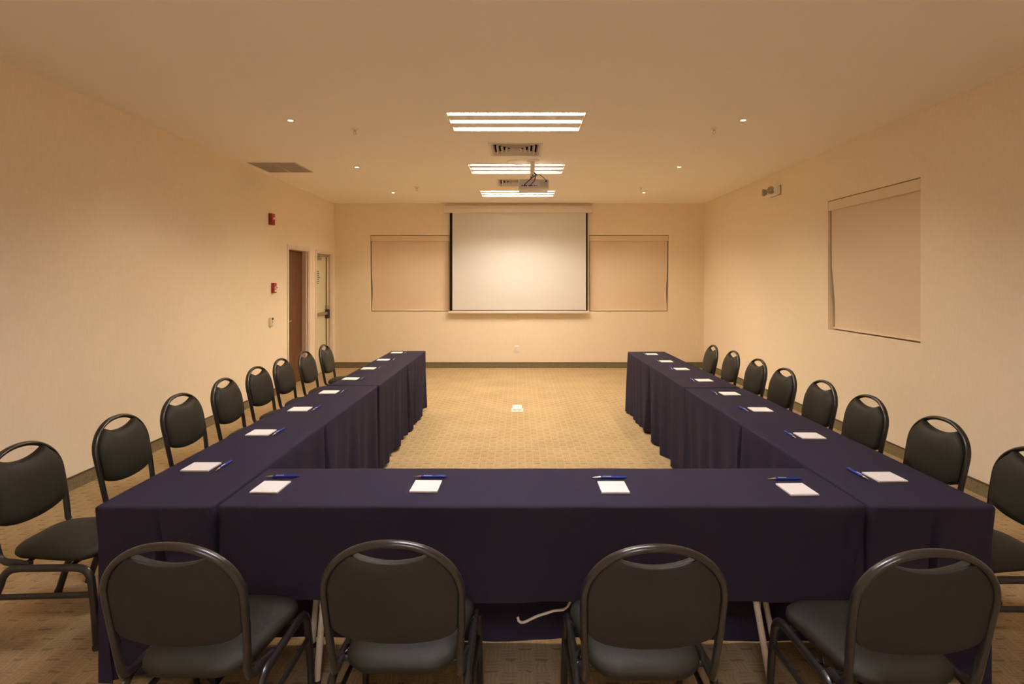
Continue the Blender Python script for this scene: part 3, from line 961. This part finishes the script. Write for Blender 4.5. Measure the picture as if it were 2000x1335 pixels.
    for a, b in zip(rings, rings[1:]):
        for k in range(len(a)):
            bm.faces.new((a[k], a[(k + 1) % len(a)], b[(k + 1) % len(a)], b[k]))
    bm.faces.new(rings[0][::-1])
    c = bm.verts.new((0, .303, .439))
    for k in range(len(rings[-1])):
        bm.faces.new((rings[-1][k], rings[-1][(k + 1) % len(rings[-1])], c))
    obj('seat', bm, M_CHAIRPAD, r, angle=60)
    # side frames: front leg, rail and rear leg each a piece of one bent tube
    for s in (-1, 1):
        X = s * .221
        rz_ = .358
        rail = [(X - s * .004, .195, rz_), (X - s * .004, .30, rz_), (X - s * .004, .440, rz_)]
        bm = NB(); tube(bm, rail, .0165, .0135, 10, up=(0, 0, 1)); obj('side_rail', bm, M_CHAIRFRAME, r)
        fr = [(X - s * .004, .440, rz_), (X - s * .003, .470, rz_ - .004), (X - s * .002, .494, rz_ - .017), (X, .510, rz_ - .042), (X + s * .001, .517, rz_ - .075), (X + s * .004, .532, .16), (X + s * .006, .543, .008)]
        bm = NB(); tube(bm, spline(fr, 4), .0175, .0135, 10, up=(0, 1, 0.4)); lg = obj('leg', bm, M_CHAIRFRAME, r)
        bm = NB(); tube(bm, [(X + s * .006, .544, 0), (X + s * .006, .542, .020)], .0190, .0150, 10, up=(0, 1, 0)); obj('foot_cap', bm, M_RUBBER, lg)
        rl = [(X - s * .004, .195, rz_), (X - s * .003, .168, rz_ - .004), (X - s * .002, .146, rz_ - .018), (X, .130, rz_ - .042), (X + s * .001, .120, rz_ - .075), (X + s * .004, .072, .16), (X + s * .006, .022, .008)]
        bm = NB(); tube(bm, spline(rl, 4), .0175, .0135, 10, up=(0, 1, -0.4)); lg = obj('leg', bm, M_CHAIRFRAME, r)
        bm = NB(); tube(bm, [(X + s * .006, .020, 0), (X + s * .006, .024, .020)], .0190, .0150, 10, up=(0, 1, 0)); obj('foot_cap', bm, M_RUBBER, lg)
        bm = NB(); tube(bm, [(X + s * .002, .105, .235), (X + s * .002, .522, .240)], .0140, .008, 10, up=(0, 0, 1)); obj('stretcher', bm, M_CHAIRFRAME, r)
    for yy in (.20, .42):
        bm = NB(); tube(bm, [(-.214, yy, .366), (.214, yy, .366)], .009, n=8)
        obj('seat_bar', bm, M_CHAIRFRAME, r)
    return r

# far-to-near order on each side
LEFT = [(-2.44, 6.93), (-2.423, 6.26), (-2.436, 5.66), (-2.425, 5.11), (-2.395, 4.48), (-2.373, 3.86), (-2.35, 3.235), (-2.41, 2.665)]
RIGHT = [(2.433, 6.876), (2.464, 6.305), (2.453, 5.626), (2.433, 5.018), (2.43, 4.386), (2.424, 3.806), (2.444, 3.183), (2.44, 2.575)]
FRONT = [(-1.043, 1.640), (-.385, 1.655), (.410, 1.628), (1.205, 1.600)]
rnd = random.Random(5)
chair0 = None
def chair(label, x, y, rz):
    global chair0
    if chair0 is None:
        chair0 = make_chair(label, (x, y, 0), rz)
    else:
        copy_thing(chair0, (x, y, 0), rz, label)
FN = ['nearest the door wall', 'second from the door wall', 'third from the door wall', 'farthest from the door wall']
FROT = [-.01, -.015, 0.01, 0.02]
for i, (x, y) in enumerate(FRONT):
    chair('black oval-back chair seen from behind at the cross table, ' + FN[i], x, y, FROT[i])
LROT = [0.03, 0.0, 0.02, -.02, .03, -.02, .02, .03]
for i, (x, y) in enumerate(LEFT):
    chair('black oval-back chair along the door wall, ' + ORD[i], x, y, -PI / 2 + LROT[i])
RROT = [-.04, -.03, 0.0, 0.02, -.01, 0.0, .02, .0]
for i, (x, y) in enumerate(RIGHT):
    chair('black oval-back chair along the side-window wall, ' + ORD[i], x, y, PI / 2 + RROT[i])

# ------------------------------------------------------------------ notepads and pens
ZP = ZT + .0016
pad0 = None
def notepad(label, x, y, rz):
    global pad0
    if pad0 is None:
        pad0 = thing('notepad', label, 'notepad', (x, y, ZP), rz, 'white notepads at the places')
        obj('paper_block', box(NB(), -.0575, .0575, -.064, .064, 0, .006), M_PAPER, pad0)
        bm = NB(); box(bm, -.045, .045, -.0565, -.0555, .006, .0063)
        obj('printed_line', bm, M_PRINT, pad0)
    else:
        copy_thing(pad0, (x, y, ZP), rz, label)
pen0 = None
def pen(label, x, y, rz):
    """lies along local x, tip towards -x"""
    global pen0
    if pen0 is None:
        pen0 = thing('ballpoint_pen', label, 'pen', (x, y, ZP), rz, 'blue ballpoint pens at the places')
        ax = Matrix.Translation((0, 0, .0058)) @ Matrix.Rotation(PI / 2, 4, 'Y')
        obj('barrel', lathe(NB(), [(0, -.040), (.0052, -.040), (.0057, -.02), (.0057, .055), (.0050, .066), (0, .067)], 14, ax), M_PENBLUE, pen0)
        obj('tip', lathe(NB(), [(0, -.075), (.0009, -.075), (.0014, -.067), (.0052, -.045), (.0054, -.040), (0, -.040)], 14, ax), M_PENTIP, pen0)
        obj('push_button', lathe(NB(), [(0, .067), (.003, .067), (.003, .075), (0, .076)], 10, ax), M_PENBLUE, pen0)
        obj('clip', box(NB(), .018, .062, -.0018, .0018, .0118, .0132, .0005, 1), M_PENBLUE, pen0)
        bm = NB()
        for k in range(7):
            box(bm, -.028 + k * .0052, -.0245 + k * .0052, -.0026, .0004, .0111, .0119)
        obj('printed_mark', bm, M_PAPER, pen0)
    else:
        copy_thing(pen0, (x, y, ZP), rz, label)

PF = [(-1.04, 2.335, -.03), (-.388, 2.342, -.02), (.399, 2.332, 0.0), (1.158, 2.308, .03)]
for i, (x, y, a) in enumerate(PF):
    notepad('white notepad on the cross table, ' + FN[i], x, y, a)
PE = [(-1.042, 2.455, .02), (-.388, 2.452, .0), (.402, 2.440, -.03), (1.163, 2.425, .0)]
for i, (x, y, a) in enumerate(PE):
    pen('blue ballpoint pen on the cross table, ' + FN[i], x, y, a)
PL = [(-1.488, 6.81), (-1.498, 6.18), (-1.494, 5.55), (-1.495, 4.96), (-1.481, 4.355), (-1.480, 3.77), (-1.471, 3.18), (-1.478, 2.59)]
PLP = [(-1.378, 6.80), (-1.385, 6.20), (-1.392, 5.60), (-1.390, 4.97), (-1.378, 4.38), (-1.375, 3.79), (-1.376, 3.19), (-1.377, 2.60)]
for i in range(8):
    notepad('white notepad on the door-side tables, ' + ORD[i], PL[i][0], PL[i][1], -PI / 2 + rnd.uniform(-.03, .03))
    pen('blue ballpoint pen on the door-side tables, ' + ORD[i], PLP[i][0], PLP[i][1], PI / 2 + rnd.uniform(-.06, .06))
PR = [(1.603, 6.666), (1.614, 6.06), (1.623, 5.52), (1.633, 4.88), (1.635, 4.295), (1.638, 3.757), (1.634, 3.115), (1.619, 2.455)]
PRP = [(1.515, 6.66), (1.520, 6.07), (1.522, 5.53), (1.530, 4.88), (1.525, 4.31), (1.527, 3.765), (1.532, 3.13), (1.521, 2.49)]
for i in range(8):
    notepad('white notepad on the side-window tables, ' + ORD[i], PR[i][0], PR[i][1], PI / 2 + rnd.uniform(-.03, .03))
    pen('blue ballpoint pen on the side-window tables, ' + ORD[i], PRP[i][0], PRP[i][1], PI / 2 + rnd.uniform(-.06, .06))
